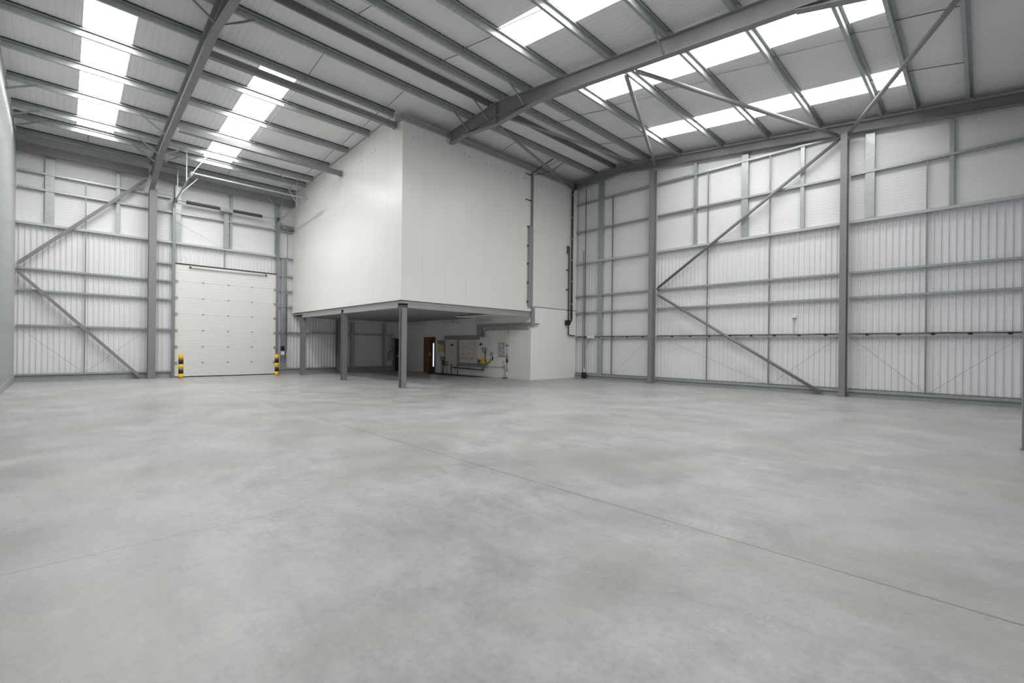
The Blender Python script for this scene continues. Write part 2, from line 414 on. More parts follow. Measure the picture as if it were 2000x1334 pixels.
# gable rafter, eaves beams
e = empty('gable_rafter', 'dark grey sloping rafter along the top of the right gable wall', 'rafter')
for y0, y1 in ((YR, YN + .1), (YR, YB - .03)):
    MB().ext(Iprof(.2, .30), (XR - .08, y0, zr(y0)), (XR - .08, y1, zr(y1)), (1, 0, 0), (0, 0, 1)).build('rafter_beam', M['steel'], e)
for n, a, b in (('left bay beside the partition', XL + .02, 2.58), ('bay above the loading door', 2.88, XB - .02)):
    mb = MB(); mb.ext([(0, 0), (.14, 0), (.14, .015), (.015, .015), (.015, .32), (.14, .32), (.14, .335), (0, .335)], (a, YD - .22, 8.55), (b, YD - .22, 8.55), (0, 1, 0), (0, 0, 1))
    tag(mb.build('eaves_beam', M['steel']), 'dark grey eaves beam, %s' % n, 'beam', 'eaves beams')

# ------------------------------------------------------------------ fly braces
def fly(x, y, s, where):
    a = (x + s * .085, y + .02, zr(y) - .43); b = (x + s * .80, y + .02, zr(y) + .06)
    tag(MB().bar(a, b, .045, .045).build('knee_brace', M['galvd']), where, 'brace', 'rafter knee braces')
for y, n in ((13.10, 'first'), (20.33, 'fifth'), (22.20, 'sixth'), (23.12, 'seventh')):
    fly(X1, y, -1, 'short steel brace left of near rafter at the %s purlin from ridge' % n)
    if n != 'fifth': fly(X1, y, 1, 'short steel brace right of near rafter at the %s purlin from ridge' % n)
for y, n in ((20.33, 'fifth'), (22.20, 'sixth'), (23.12, 'seventh')):
    a = (XL + .02, y, zr(y) - .30); b = (XL + .68, y, zr(y) + .05)
    tag(MB().bar(a, b, .05, .05).build('knee_brace', M['galvd']), 'short steel brace from left partition up to the %s purlin' % n, 'brace', 'partition knee braces')
for y, n in ((12.05, 'at the ridge'), (13.10, 'at first door-side purlin'), (10.30, 'at second near-slope purlin'), (5.52, 'at fifth near-slope purlin')):
    fly(X2, y, -1, 'short steel brace left of the haunched rafter %s' % n)

# ------------------------------------------------------------------ roof bracing tubes
def rtube(p, q, label, r=.057):
    e = empty('roof_brace', label, 'brace', 'roof bracing tubes')
    MB().tube(p, q, r, 16).build('tube', M['steel'], e, True)
    p, q = Vector(p), Vector(q); d = (q - p).normalized()
    for a, s in ((p, -1), (q, 1)): MB().bar(a - d * s * .06, a + d * s * .10, .014, .10).build('end_plate', M['steel'], e)
zc = lambda y: zr(y) - .28
rtube((X2 + .12, 6.72, 8.76), (XR - .32, 9.90, zc(10.06)), 'round brace from haunched rafter to the left gable column')
rtube((X2 + .12, 6.35, 8.72), (XR - .32, 3.42, 8.55), 'round brace from haunched rafter to right gable column')
rtube((X2 + .12, -.15, 8.02), (XR - .32, 3.08, 8.52), 'round brace rising from right gable column out of the top edge')
rtube((X2 + .12, 11.2, 9.18), (XR - .35, 10.30, 9.42), 'round brace from the apex haunch to left gable column', .045)
rtube((X2 + .12, 11.75, 9.12), (XR - .5, YB - .1, 9.36), 'round brace in front of box top running to the corner')

# ------------------------------------------------------------------ wall rails
def Crail_x(a, b, z, y=YD, h=.065, d=SD - .035):   # front flange up, web at bottom
    return MB().ext([(0, 0), (d, 0), (d, h), (d-.005, h), (d-.005, .005), (.005, .005), (.005, h), (.02, h), (.02, h+.004), (0, h+.004)], (a, y, z), (b, y, z), (0, 1, 0), (0, 0, 1))
def Crail_y(a, b, z, x=XR, h=.065, d=SD - .035):
    return MB().ext([(0, 0), (d, 0), (d, h), (d-.005, h), (d-.005, .005), (.005, .005), (.005, h), (.02, h), (.02, h+.004), (0, h+.004)], (x, a, z), (x, b, z), (1, 0, 0), (0, 0, 1))
def drail(a, b, z, label):
    tag(Crail_x(a, b, z).build('wall_rail', M['galv']), label, 'rail', 'far wall rails')
DZ = [(.24, 'lowest'), (2.09, 'second'), (3.41, 'third'), (4.22, 'fourth'), (7.25, 'first above sill'), (7.87, 'second above sill')]
for z, n in DZ:
    drail(XL + .04, 2.60, z, 'galvanised wall rail, %s, between left partition and the column' % n)
for z, n in DZ[:4] + [(4.98, 'fifth')]:
    drail(2.88, 3.42, z, 'short galvanised wall rail, %s, between column and loading door' % n)
    if z < 2.5: drail(7.80, 14.40, z, 'galvanised wall rail, %s, running right of loading door under the box' % n)
    else: drail(7.80, XB + .6 if z < 2.8 else XB - .02, z, 'short galvanised wall rail, %s, between loading door and white box' % n)
drail(2.88, XB - .02, DZ[4][0], 'galvanised wall rail above the sill over the loading door')
drail(2.88, 3.40, DZ[5][0], 'short galvanised wall rail high between the column and left door track')
tag(MB().box(7.95, XB - .02, YD - .10, YD, 7.36, 7.56).build('stub_beam', M['steel']), 'short dark grey beam high between right door track and white box', 'beam')
RZ = [(.15, 'lowest'), (1.95, 'second'), (3.19, 'third'), (4.01, 'fourth'), (7.21, 'first above sill'), (8.60, 'top')]
RB = [(XR, 10.18, YB - .02, 'left of the left gable column'), (XR, 3.34, 9.94, 'between the gable columns'), (XR, YN + .05, 3.10, 'right of the right gable column')]
for z, n in RZ:
    for x, a, b, w in RB:
        if n == 'top' and a < 0: continue
        if n == 'top': b = b if a > 5 else 9.94
        tag(Crail_y(a, b, z).build('wall_rail', M['galv']), 'galvanised rail on right wall, %s, %s' % (n, w), 'rail', 'right wall rails')
# sills where the ribbed liner ends
def sill_x(a, b, label):
    mb = MB(); mb.ext([(-.04, 0), (SD + .02, 0), (SD + .02, .10), (-.04, .09)], (a, YD, SILD - .07), (b, YD, SILD - .07), (0, 1, 0), (0, 0, 1))
    tag(mb.build('sill_rail', M['sill']), label, 'rail', 'sill rails')
def sill_y(a, b, label):
    mb = MB(); mb.ext([(-.04, 0), (SD + .02, 0), (SD + .02, .10), (-.04, .085)], (XR, a, SILR - .05), (XR, b, SILR - .05), (1, 0, 0), (0, 0, 1))
    tag(mb.build('sill_rail', M['sill']), label, 'rail', 'sill rails')
sill_x(XL + .04, 2.60, 'pale sill rail on far wall left of the column'); sill_x(2.88, XB - .02, 'pale sill rail on far wall over the loading door')
for x, a, b, w in RB: sill_y(a, b, 'pale sill rail on right wall, %s' % w)

# ------------------------------------------------------------------ vertical mullions, hangers and wires on the walls
def mull_x(x0, x1, z0, z1, label):
    y = YD + .03; mb = MB()
    mb.ext([(0, .10), (0, 0), (x1-x0, 0), (x1-x0, .10), (x1-x0-.006, .10), (x1-x0-.006, .006), (.006, .006), (.006, .10)], (x0, y, z0), (x0, y, z1), (1, 0, 0), (0, 1, 0))
    tag(mb.build('wall_mullion', M['galv']), label, 'mullion', 'wall mullions')
def mull_y(y0, y1, z0, z1, label, m='galv'):
    x = XR + .03; mb = MB()
    mb.ext([(0, .10), (0, 0), (y1-y0, 0), (y1-y0, .10), (y1-y0-.006, .10), (y1-y0-.006, .006), (.006, .006), (.006, .10)], (x, y0, z0), (x, y0, z1), (0, 1, 0), (1, 0, 0))
    tag(mb.build('wall_mullion', M[m]), label, 'mullion', 'wall mullions')
mull_x(-.50, -.24, SILD + .03, 8.55, 'wide galvanised upright at far left above the sill')
mull_x(1.56, 1.68, SILD + .03, 8.55, 'narrow galvanised upright above the sill left of the column')
mull_x(3.54, 3.76, SILD + .03, 8.55, 'wide galvanised upright above the left door jamb')
mull_x(5.66, 5.76, SILD + .03, 8.55, 'narrow galvanised upright above the middle of the door')
mull_x(7.66, 7.86, SILD + .03, 8.55, 'wide galvanised upright above the right door jamb')
mull_x(11.70, 11.90, .31, 2.8, 'upright left of the flat panel under the box'); mull_x(13.66, 13.84, .31, 2.8, 'upright right of the flat panel under the box')
mull_x(7.98, 8.20, .31, SILD, 'grey vertical board right of loading door')
mull_y(12.77, 13.03, .22, 9.45, 'wide grey upright on right wall near the pipes')
mull_y(6.25, 6.49, SILR + .06, 8.95, 'galvanised upright above the sill between gable columns')
mull_y(2.47, 2.71, SILR + .06, 8.5, 'bright galvanised upright just right of the right gable column')
mull_y(8.22, 8.34, SILR + .06, 9.1, 'narrow steel upright above the sill, right of the left gable column')
mull_y(4.41, 4.53, SILR + .06, 8.72, 'narrow steel upright above the sill, left of the right gable column')
mull_y(.64, .74, SILR + .06, 8.25, 'narrow grey upright above the sill at right edge')
def hang_x(x, z0, z1, label):
    tag(MB().box(x-.018, x+.018, YD + .035, YD + .07, z0, z1).build('rail_hanger', M['galvd']), label, 'hanger', 'rail hangers')
def hang_y(y, z0, z1, label, w=.018):
    tag(MB().box(XR + .035, XR + .07, y-w, y+w, z0, z1).build('rail_hanger', M['galvd']), label, 'hanger', 'rail hangers')
hang_x(.65, .30, 7.86, 'thin vertical rail hanger in the middle of the far left bay')
hang_x(5.46, 5.1, 7.2, 'thin vertical rail hanger above middle of the loading door')
hang_y(12.22, .22, 8.60, 'thin vertical hanger beside the wide grey upright', .028)
hang_y(7.76, .22, 8.60, 'thin vertical hanger in left half of middle bay'); hang_y(5.50, .22, 8.60, 'thin vertical hanger in right half of middle bay', .022)
hang_y(1.22, .22, 7.20, 'thin vertical hanger right of the right gable column')
def wire(p, q, label):
    tag(MB().tube(p, q, .005, 5).build('tie_wire', M['galvd']), label, 'wire', 'diagonal tie wires')
wx, wy = XR + .02, YD + .02
wire((wx, 5.49, .22), (wx, 9.75, 2.0), 'thin diagonal wire left half of middle bay, right wall'); wire((wx, 5.45, .22), (wx, 3.36, 1.95), 'thin diagonal wire beside the right gable column, left side')
wire((wx, 1.17, .22), (wx, 3.05, 1.95), 'thin diagonal wire beside the right gable column, right side'); wire((wx, 1.17, .22), (wx, -.7, 1.9), 'thin diagonal wire at the right edge of right wall')
wire((wx, 12.2, .22), (wx, 10.3, 1.9), 'thin diagonal wire beside left gable column'); wire((wx, 12.28, .22), (wx, 12.7, .5), 'short thin wire beside the wide grey upright')
wire((XL + .1, wy, 2.05), (.63, wy, .31), 'thin diagonal wire at far left, left half'); wire((2.58, wy, 2.05), (.67, wy, .31), 'thin diagonal wire at far left, right half')
wire((2.9, wy, 7.2), (5.40, wy, 6.02), 'thin diagonal wire above the loading door')

# ------------------------------------------------------------------ wall X-bracing
def brace(p, q, label, r=.055, sq=False):
    e = empty('wall_brace', label, 'brace', 'wall bracing')
    mb = MB(); (mb.bar(p, q, .11, .11) if sq else mb.tube(p, q, r, 16)); mb.build('strut', M['steel'], e, not sq)
    p, q = Vector(p), Vector(q); d = (q - p).normalized()
    for a, s in ((p, -1), (q, 1)): MB().bar(a - d * s * .05, a + d * s * .09, .012, .13, up=(0, 1, 0) if abs(d.y) < .5 else (1, 0, 0)).build('gusset', M['steel'], e)
brace((2.50, YD - .10, 8.42), (XL + .10, YD - .10, 4.42), 'upper diagonal brace on far wall left of the column', sq=True)
brace((XL + .10, YD - .10, 4.08), (2.36, YD - .10, .10), 'lower diagonal brace on far wall left of the column', sq=True)
brace((XR - .10, 3.42, 8.45), (XR - .10, 9.80, 4.12), 'upper diagonal brace on right wall between gable columns')
brace((XR - .10, 9.80, 3.80), (XR - .10, 3.84, .08), 'lower diagonal brace on right wall between gable columns')

# ------------------------------------------------------------------ raised white box
BOXL = [[15.48, 9.06], [16.33, 8.98], [16.63, 8.96], [17.47, 8.88], [17.75, 8.85], [18.95, 8.74], [19.92, 8.65], [20.2, 8.62], [20.95, 8.54], [21.24, 8.52]]
BOXF = [(8.97, 8.95), (11.3, 9.12), (11.56, 9.05), (12.41, 9.04), (12.7, 9.04), (13.54, 9.04), (13.84, 9.04), (14.73, 9.04), (16.14, 9.06), (17.29, 9.07)]
mb = MB()
T = lambda y: (9.45 if y < 14.9 else zs(y) - .03)
P1 = [(0, 0), (.99, 0), (.995, .008), (1.0, 0)]
def facey(mb, x, y0, y1, z0, z1f, sgn):
    L = ribline(y0, y1, P1, 1.0, .35); vs = []
    for s, d in L: vs += [(x + sgn * d, s, z0), (x + sgn * d, s, z1f(s))]
    mb.poly(vs, [(2*i, 2*i+2, 2*i+3, 2*i+1) for i in range(len(L) - 1)])
def facex(mb, y, x0, x1, z0, z1, sgn):
    L = ribline(x0, x1, P1, 1.0, .42); vs = []
    for s, d in L: vs += [(s, y + sgn * d, z0), (s, y + sgn * d, z1)]
    mb.poly(vs, [(2*i, 2*i+2, 2*i+3, 2*i+1) for i in range(len(L) - 1)])
facey(mb, XB, YB, 14.9, 3.36, lambda y: 9.45, 1); facey(mb, XB, 14.9, YD + SD, 3.36, lambda y: zs(y) - .03, 1)
mb.poly([(XB, 14.9, 9.45), (XB+.05, 14.9, 9.45), (XB+.05, 14.9, zs(14.9)), (XB, 14.9, zs(14.9))], [(0, 1, 2, 3)])
struct(mb.build('wall_box_left', M['panel']), 'left face of raised white panelled box')
mb = MB(); facex(mb, YB, XB, XR + .1, 3.36, 9.45, 1); mb.poly([(XB, YB, 9.45), (XR+.1, YB, 9.45), (XR+.1, YB + .6, 9.46), (XB, YB + .6, 9.46)], [(0, 1, 2, 3)])
mb.poly([(XB, YB + .58, 9.44), (XR+.1, YB + .58, 9.44), (XR+.1, YB + .58, 9.9), (XB, YB + .58, 9.9)], [(0, 1, 2, 3)])
struct(mb.build('wall_box_front', M['panel']), 'front face of raised white panelled box')
mb = MB(); mb.box(XB - .025, XB + .01, YB - .025, YD + .1, 3.12, 3.37); mb.box(XB + .01, XE + .02, YB - .025, YB + .01, 3.12, 3.37)
struct(mb.build('trim_box', M['panel']), 'white flashing around the bottom of the box')
mb = MB(); facex(mb, YB + .012, XE, XR + .1, 0, 3.335, 1); struct(mb.build('wall_box_lower', M['panelw']), 'white wall under the box front at right')
mb = MB()
for y, z in BOXL: mb.tube((XB - .004, y, z), (XB + .003, y, z), .028, 10)
for x, z in BOXF: mb.tube((x, YB - .004, z), (x, YB + .003, z), .028, 10)
struct(mb.build('trim_fixings', M['grey']), 'small grey fixing caps near the top of the white box')
# equipment wall with the oak door opening
mb = MB()
for a, b, z0, z1 in ((YB + .012, 21.80, 0, 3.1), (21.80, 22.95, 2.03, 3.1), (22.95, YD + .1, 0, 3.1)): facey(mb, XE, a, b, z0, lambda y: z1, 1)
struct(mb.build('wall_equipment', M['panelw']), 'white wall under the box carrying the electrical equipment')
mb = MB(); mb.box(XE - .008, XE + .02, YB + .01, 21.8, 0, .06); mb.box(XE, XR, YB - .006, YB + .02, 0, .06); struct(mb.build('baseboard_box', M['panel']))
# soffit of the box
mb = MB(); L = ribline(YB + .3, YD + .1, [(0, 0), (.46, 0), (.48, -.03), (.52, -.03), (.54, 0)], .6)
vs = []
for s, d in L: vs += [(XB + .12, s, 2.98 + d), (XE, s, 2.98 + d)]
mb.poly(vs, [(2*i, 2*i+1, 2*i+3, 2*i+2) for i in range(len(L) - 1)])
struct(mb.build('ceiling_box', M['deck']), 'dark metal deck underside of the box')
mb = MB(); mb.box(13.4, XE - .01, YB + .3, 17.6, 2.90, 2.93); struct(mb.build('ceiling_box_lining', M['panelw']), 'pale lining under the box near its front right corner')
mb = MB(); mb.box(XB + .02, XE, YB + .02, YD, 3.02, 3.10); struct(mb.build('floor_box', M['deck']))
# edge beams of the box
CH = [(0, 0), (.10, 0), (.10, -.014), (.012, -.014), (.012, -.246), (.10, -.246), (.10, -.26), (0, -.26)]   # channel, web outward
def cbeam(p, q, label, side):
    tag(MB().ext(CH, p, q, side, (0, 0, 1)).build('floor_beam', M['steell']), label, 'beam', 'box edge beams')
cbeam((8.83, YB + .03, 3.118), (XE - .02, YB + .03, 3.118), 'grey edge beam under front face of the white box', (0, 1, 0))
cbeam((8.56, YB + .26, 3.118), (8.56, 19.04, 3.118), 'grey edge beam under box left face, nearer span', (1, 0, 0))
cbeam((8.56, 19.27, 3.118), (8.56, 23.74, 3.118), 'grey edge beam under box left face, farther span', (1, 0, 0))
# batten lights
for n, (xa, ya, xb, yb, z) in {'nearest': (15.05, 18.2, 15.05, 16.9, 2.70), 'middle': (14.9, 20.9, 14.9, 19.6, 2.72), 'farthest': (14.9, 24.2, 14.9, 22.9, 2.72)}.items():
    e = empty('batten_light', '%s of three white batten lights hung under the box soffit' % n, 'light', 'batten lights')
    MB().box(xa - .04, xa + .04, yb, ya, z, z + .06).build('housing', M['white'], e)
    MB().box(xa - .03, xa + .03, yb + .03, ya - .03, z - .02, z).build('diffuser', M['white'], e)
    for yy in (yb + .2, ya - .2): MB().tube((xa, yy, z + .06), (xa, yy, 2.95), .008, 6).build('suspension_rod', M['galvd'], e)

# ------------------------------------------------------------------ sectional loading door
d = empty('door_1', 'white sectional loading door in the far wall', None, kind='structure')
zb = [.04, .65, 1.375, 2.10, 2.83, 3.55, 4.28, 5.03]; yf = YD - .02
for z0, z1 in zip(zb, zb[1:]):
    n = max(3, round((z1 - z0) / .12)); h = (z1 - z0) / n; pr = []
    for i in range(n):
        a = z0 + i * h; pr += [(0, a + (.005 if i == 0 else .0)), (0, a + h - .014), (.006, a + h - .010), (.006, a + h - .004)]
    pr = [(0, z0 + .004)] + pr[1:] + [(0, z1 - .003), (.045, z1 - .003), (.045, z0 + .004)]
    MB().ext(pr, (3.56, yf, 0), (7.70, yf, 0), (0, 1, 0), (0, 0, 1)).build('door_section', M['door'], d)
for z in zb[1:-1]:
    for x in (4.61, 5.62, 6.63): 
        MB().box(x - .045, x + .045, yf - .014, yf - .001, z - .03, z + .03).build('hinge', M['bracket'], d)
    for x, s in ((3.56, 1), (7.70, -1)):
        MB().box(min(x, x + s*.10), max(x, x + s*.10), yf - .05, yf - .001, z - .045, z + .045).build('roller_bracket', M['bracket'], d)
e2 = MB().tube((4.12, yf - .06, 4.93), (7.20, yf - .06, 4.93), .032, 14).build('stiffening_bar', M['white'], d, True)
for x in (4.10, 7.22): MB().tube((x - .03, yf - .06, 4.93), (x + .03, yf - .06, 4.93), .038, 12).build('bar_end_cap', M['rubber'], e2)
MB().box(3.56, 7.70, yf, yf + .04, .0, .04).build('bottom_seal', M['rubber'], d)
MB().box(3.50, 7.76, yf - .03, yf + .05, 5.03, 5.07).build('top_seal', M['rubber'], d)
for x, n in ((3.50, 'left'), (7.76, 'right')):
    MB().box(x - .06, x + .05, YD - .11, YD + .02, 0, 7.75).build('vertical_track', M['galvd'], d)
    MB().path(roundpath([(x, YD - .12, 7.5), (x, YD - .18, 7.72), (x, 21.2, 8.0)], .2), .028, 8).build('horizontal_track', M['galv'], d)
    MB().box(x - .03, x + .03, 21.15, 21.5, 7.92, 8.06).build('track_end_bracket', M['galv'], d)
MB().tube((3.42, YD - .16, 7.80), (7.84, YD - .16, 7.78), .018, 10).build('torsion_shaft', M['galv'], d)
for a, b in ((3.92, 5.20), (5.76, 7.00)):
    mb = MB(); prof = []; n = int((b - a) / .03)
    for i in range(n): mb.tube((a + i * .03, YD - .16, 7.79), (a + i * .03 + .024, YD - .16, 7.79), .078, 12)
    mb.tube((a, YD - .16, 7.79), (b, YD - .16, 7.79), .066, 12)
    MB_ = mb.build('torsion_spring', M['spring'], d)
for x in (3.52, 7.74): MB().tube((x - .05, YD - .16, 7.79), (x + .05, YD - .16, 7.79), .10, 16).build('cable_drum', M['spring'], d)
MB().box(5.22, 5.72, YD - .22, YD - .02, 7.68, 7.86).build('centre_bracket', M['galv'], d)
MB().box(5.40, 5.60, YD - .06, YD + .02, SILD + .03, 7.7).build('centre_post', M['galv'], d)
tag(MB().bar((3.45, 21.2, 8.03), (7.85, 21.2, 8.03), .05, .05).build('track_cross_bar', M['galv']), 'bright galvanised bar joining the two door tracks near the ceiling', 'bar')
for n, x, s in (('left', 3.50, 1), ('right', 7.70, -1)):
    for m_, y, z in (('front', 22.2, 7.92), ('rear', 24.2, 7.74)):
        t = empty('track_hanger', '%s galvanised hanger of the %s overhead door track' % (m_, n), 'hanger', 'door track hangers')
        MB().bar((x, y, z), (x, y, zr(y) + .05), .035, .035, up=(0, 1, 0)).build('upright', M['galv'], t)
        MB().bar((x + s * .02, y, z + .12), (x + s * .72, y, zr(y) - (.0 if m_ == 'front' else .35)), .03, .03).build('diagonal', M['galv'], t)

# bollards
for x, y, n in ((3.66, 24.05, 'left'), (7.43, 23.85, 'right')):
    e = empty('bollard', 'yellow and black banded steel bollard at %s side of the loading door' % n, 'bollard', 'door bollards')
    H_ = 1.03; zz = [0, .21, .40, .62, .82, H_]
    for i, (a, b) in enumerate(zip(zz, zz[1:])):
        r = .088; mb = MB().tube((x, y, a), (x, y, b - (.02 if i == 4 else 0)), r + (.001 if i % 2 else 0), 28)
        if i == 4: mb.tube((x, y, b - .02), (x, y, b), r - .012, 28)
        mb.build('black_band' if i % 2 else 'yellow_band', M['tapeblack' if i % 2 else 'yellow'], e, True)

# controls right of the door
e = empty('door_control', 'black and white push-button door control box right of the loading door', 'control box')
MB().box(7.93, 8.09, YD - .22, YD - .10, 1.18, 1.42).build('black_housing', M['black'], e)
MB().box(7.94, 8.08, YD - .21, YD - .10, .98, 1.17).build('white_housing', M['white'], e)
tag(MB().path([(8.05 + .13 * math.sin(t * .52), YD - .15, .80 + .20 * math.cos(t * .52)) for t in range(13)], .010, 6).build('cable_loop', M['rubber']), 'black cable loop hanging below the door control box', 'cable')
tag(MB().path(roundpath([(8.20, YD - .12, 4.1), (8.20, YD - .12, 1.2), (8.12, YD - .12, .98)], .08), .014, 8).build('conduit', M['rubber']), 'thin black cable running down to the door control box', 'cable')
tag(MB().path(roundpath([(8.21, YD - .1, 7.4), (8.21, YD - .1, 6.1), (8.15, YD - .1, 5.8), (8.15, YD - .1, 2.4), (8.03, YD - .1, 2.15), (8.03, YD - .1, 1.42)], .1), .024, 8).build('conduit', M['galvd']), 'galvanised conduit from overhead track to door control box', 'conduit')

# ------------------------------------------------------------------ doors under the box
d2 = empty('door_2', 'black fire door with a push bar at the back under the box', None, kind='structure')
MB().box(14.44, 15.18, YD - .02, YD + .05, 0, 1.93).build('door_leaf', M['black'], d2)
MB().box(14.55, 15.08, YD - .09, YD - .03, .86, .93).build('push_bar', M['grey'], d2)
MB().box(14.86, 15.12, YD - .07, YD - .03, 1.76, 1.84).build('door_closer', M['grey'], d2)
MB().box(14.36, 14.44, YD - .04, YD + .1, 0, 2.0).build('door_frame', M['steel'], d2)
d3 = empty('door_3', 'oak door with a tall narrow vision panel in the equipment wall', None, kind='structure')
mb = MB(); mb.box(XE - .03, XE + .10, 21.80, 21.87, 0, 2.03); mb.box(XE - .03, XE + .10, 22.88, 22.95, 0, 2.03); mb.box(XE - .03, XE + .10, 21.87, 22.88, 1.96, 2.03)
mb.build('door_frame', M['oak'], d3)
MB().box(XE + .0, XE + .05, 22.38, 22.88, 0, 1.96).build('side_leaf', M['oak'], d3)
MB().box(XE + .03, XE + .08, 21.87, 22.38, 0, 1.96).build('door_leaf', M['oakd'], d3)
MB().box(XE + .015, XE + .029, 21.98, 22.07, .34, 1.68).build('vision_panel', M['lit'], d3)
MB().box(XE - .05, XE + .03, 22.30, 22.33, .95, 1.12).build('door_handle', M['bracket'], d3)

# ------------------------------------------------------------------ electrical equipment (wall plane x = XE, built toward -x)
def eb(name, y0, y1, z0, z1, dep, m, parent=None, x=XE):
    return MB().box(x - dep, x - .001, min(y0, y1), max(y0, y1), z0, z1).build(name, M[m], parent)
e = empty('cable_trunking', 'grey steel trunking over the electrical cabinets, stepping up to the soffit', 'trunking')
eb('trunk_length', 17.66, 20.82, 1.89, 2.08, .10, 'trunk', e); eb('trunk_length', 20.57, 21.49, 1.62, 1.84, .09, 'trunk', e)
eb('trunk_riser', 17.66, 18.06, 2.08, 2.55, .10, 'trunk', e); eb('trunk_length', YB + .03, 18.06, 2.47, 2.62, .09, 'trunk', e)
eb('back_strip', 21.38, 21.49, .98, 1.62, .03, 'trunk', e)
e = empty('meter_board', 'plywood board with electricity meters beside the oak door', 'meter board')
eb('backboard', 20.60, 21.20, .44, 1.62, .02, 'ply', e)
m1 = eb('meter', 20.87, 21.38, 1.25, 1.58, .14, 'cab', e); eb('meter_cover', 20.95, 21.30, 1.30, 1.52, .015, 'orange', m1, XE - .14)
eb('meter', 20.74, 21.31, .95, 1.21, .14, 'white', e); eb('cutout', 20.84, 21.18, .72, .94, .12, 'grey', e)
tag(MB().path(roundpath([(XE - .10, 20.95, .72), (XE - .12, 20.84, .5), (XE - .12, 20.92, .0)], .1), .026, 8).build('supply_cable', M['rubber']), 'thick black supply cable dropping from meters to the floor', 'cable')
tag(MB().tube((XE - .04, 20.66, 0), (XE - .04, 20.66, .44), .014, 8).build('conduit', M['galvd']), 'thin vertical conduit below the plywood meter board, right side', 'conduit')
tag(MB().tube((XE - .04, 21.16, 0), (XE - .04, 21.16, .44), .016, 8).build('conduit', M['trunk']), 'thin vertical conduit below the plywood meter board, left side', 'conduit')
e = empty('tall_cabinet', 'tall cream electrical cabinet with blue sticker', 'cabinet')
c = eb('body', 19.57, 20.52, .56, 1.87, .24, 'cab', e)
eb('blue_sticker', 19.80, 20.05, 1.52, 1.64, .003, 'blue', e, XE - .24); eb('caption_line', 19.83, 20.08, 1.30, 1.32, .002, 'grey', e, XE - .24); eb('caption_line', 19.86, 20.06, 1.25, 1.27, .002, 'grey', e, XE - .24)
for y in (20.27, 20.40): eb('button', y, y + .06, .61, .68, .015, 'black', e, XE - .24)
tag(eb('trunk_strip', 19.35, 19.55, .56, 1.88, .08, 'trunk'), 'vertical grey trunking strip between the two cream cabinets', 'trunking')
e = empty('panel_board', 'wide cream distribution panel with rows of dark screws', 'cabinet')
eb('cover', 17.84, 19.33, .66, 1.86, .22, 'cab', e)
for zl in (1.43, .925): eb('seam', 17.84, 19.33, zl - .006, zl + .006, .003, 'trunk', e, XE - .22)
for zc_, ys in ((1.645, (18.98, 18.52, 18.08)), (1.145, (18.98, 18.52, 18.08)), (.865, (19.15, 18.70, 18.25))):
    for y in ys: MB().tube((XE - .235, y, zc_), (XE - .22, y, zc_), .024, 10).build('screw', M['black'], e)
eb('side_cover', 17.62, 17.84, .88, 1.87, .20, 'white', e)
e = empty('isolator', 'white isolator box with black rotary knob right of the panel', 'switch box')
eb('body', 17.17, 17.61, 1.46, 1.98, .26, 'white', e)
for y, z, r in ((17.50, 1.63, .055), (17.585, 1.59, .03)): MB().tube((XE - .30, y, z), (XE - .26, y, z), r, 16).build('knob', M['black'], e)
tag(MB().path(roundpath([(XE - .12, 14.45, 2.40), (XE - .12, 17.42, 2.40), (XE - .12, 17.42, 1.98)], .12), .022, 8).build('conduit', M['trunk']), 'grey conduit under the high trunking bending down to the isolator', 'conduit')
tag(MB().path(roundpath([(XE - .06, 14.45, 2.33), (XE - .06, 17.56, 2.33), (XE - .06, 17.56, 1.98)], .12), .016, 8).build('conduit', M['galvd']), 'thinner lower conduit bending down behind the isolator', 'conduit')
tag(eb('lower_trunking', 17.30, 19.52, .47, .64, .10, 'trunk'), 'horizontal grey trunking below the wide distribution panel', 'trunking')
e = empty('rotary_switch', 'yellow rotary switch box at lower right corner of the panel', 'switch box')
eb('body', 17.38, 17.60, .67, .88, .28, 'orange', e)
MB().tube((XE - .33, 17.53, .78), (XE - .28, 17.53, .78), .045, 14).build('knob', M['red'], e)
for z in (.68, .735, .79): eb('terminal', 17.62, 17.76, z, z + .035, .24, 'cablebrown', e)
tag(MB().path(roundpath([(XE - .12, 17.32, 1.46), (XE - .12, 17.36, .80), (XE - .12, 17.18, .66), (XE - .10, 17.03, .76), (XE - .06, 17.0, .90)], .12), .020, 8).build('looping_cable', M['rubber']), 'black cable looping from the isolator box to the small white switch', 'cable')
tag(MB().path(roundpath([(XE - .12, 17.52, 1.46), (XE - .12, 17.51, 1.30), (XE - .08, 17.42, 1.18)], .08), .018, 8).build('short_cable', M['rubber']), 'short black cable under left side of the isolator box', 'cable')
tag(eb('wall_socket', 16.92, 17.07, 1.07, 1.23, .05, 'grey'), 'small grey socket box above the white switch', 'socket')
e = empty('white_switch', 'small white switch with black edge beside the looping cable', 'switch')
eb('body', 16.93, 17.03, .84, 1.02, .06, 'white', e); eb('edge', 16.90, 16.93, .84, 1.03, .06, 'black', e)
for z0, z1, n in ((1.40, 1.71, 'upper'), (1.03, 1.34, 'lower')):
    e = empty('framed_notice', '%s of two grey framed notices on the white wall' % n, 'notice', 'framed notices')
    eb('frame', 16.10, 16.51, z0, z1, .02, 'frame', e); eb('sheet', 16.14, 16.47, z0 + .04, z1 - .04, .004, 'paper', e, XE - .02)
e = empty('riser_pipe', 'white vertical pipe with green band, valve and copper fittings', 'pipe')
MB().tube((XE - .06, 15.85, 1.15), (XE - .06, 15.85, 2.45), .038, 14).build('white_pipe', M['white'], e, True)
MB().tube((XE - .06, 15.85, 1.53), (XE - .06, 15.85, 1.62), .042, 14).build('green_band', M['green'], e, True)
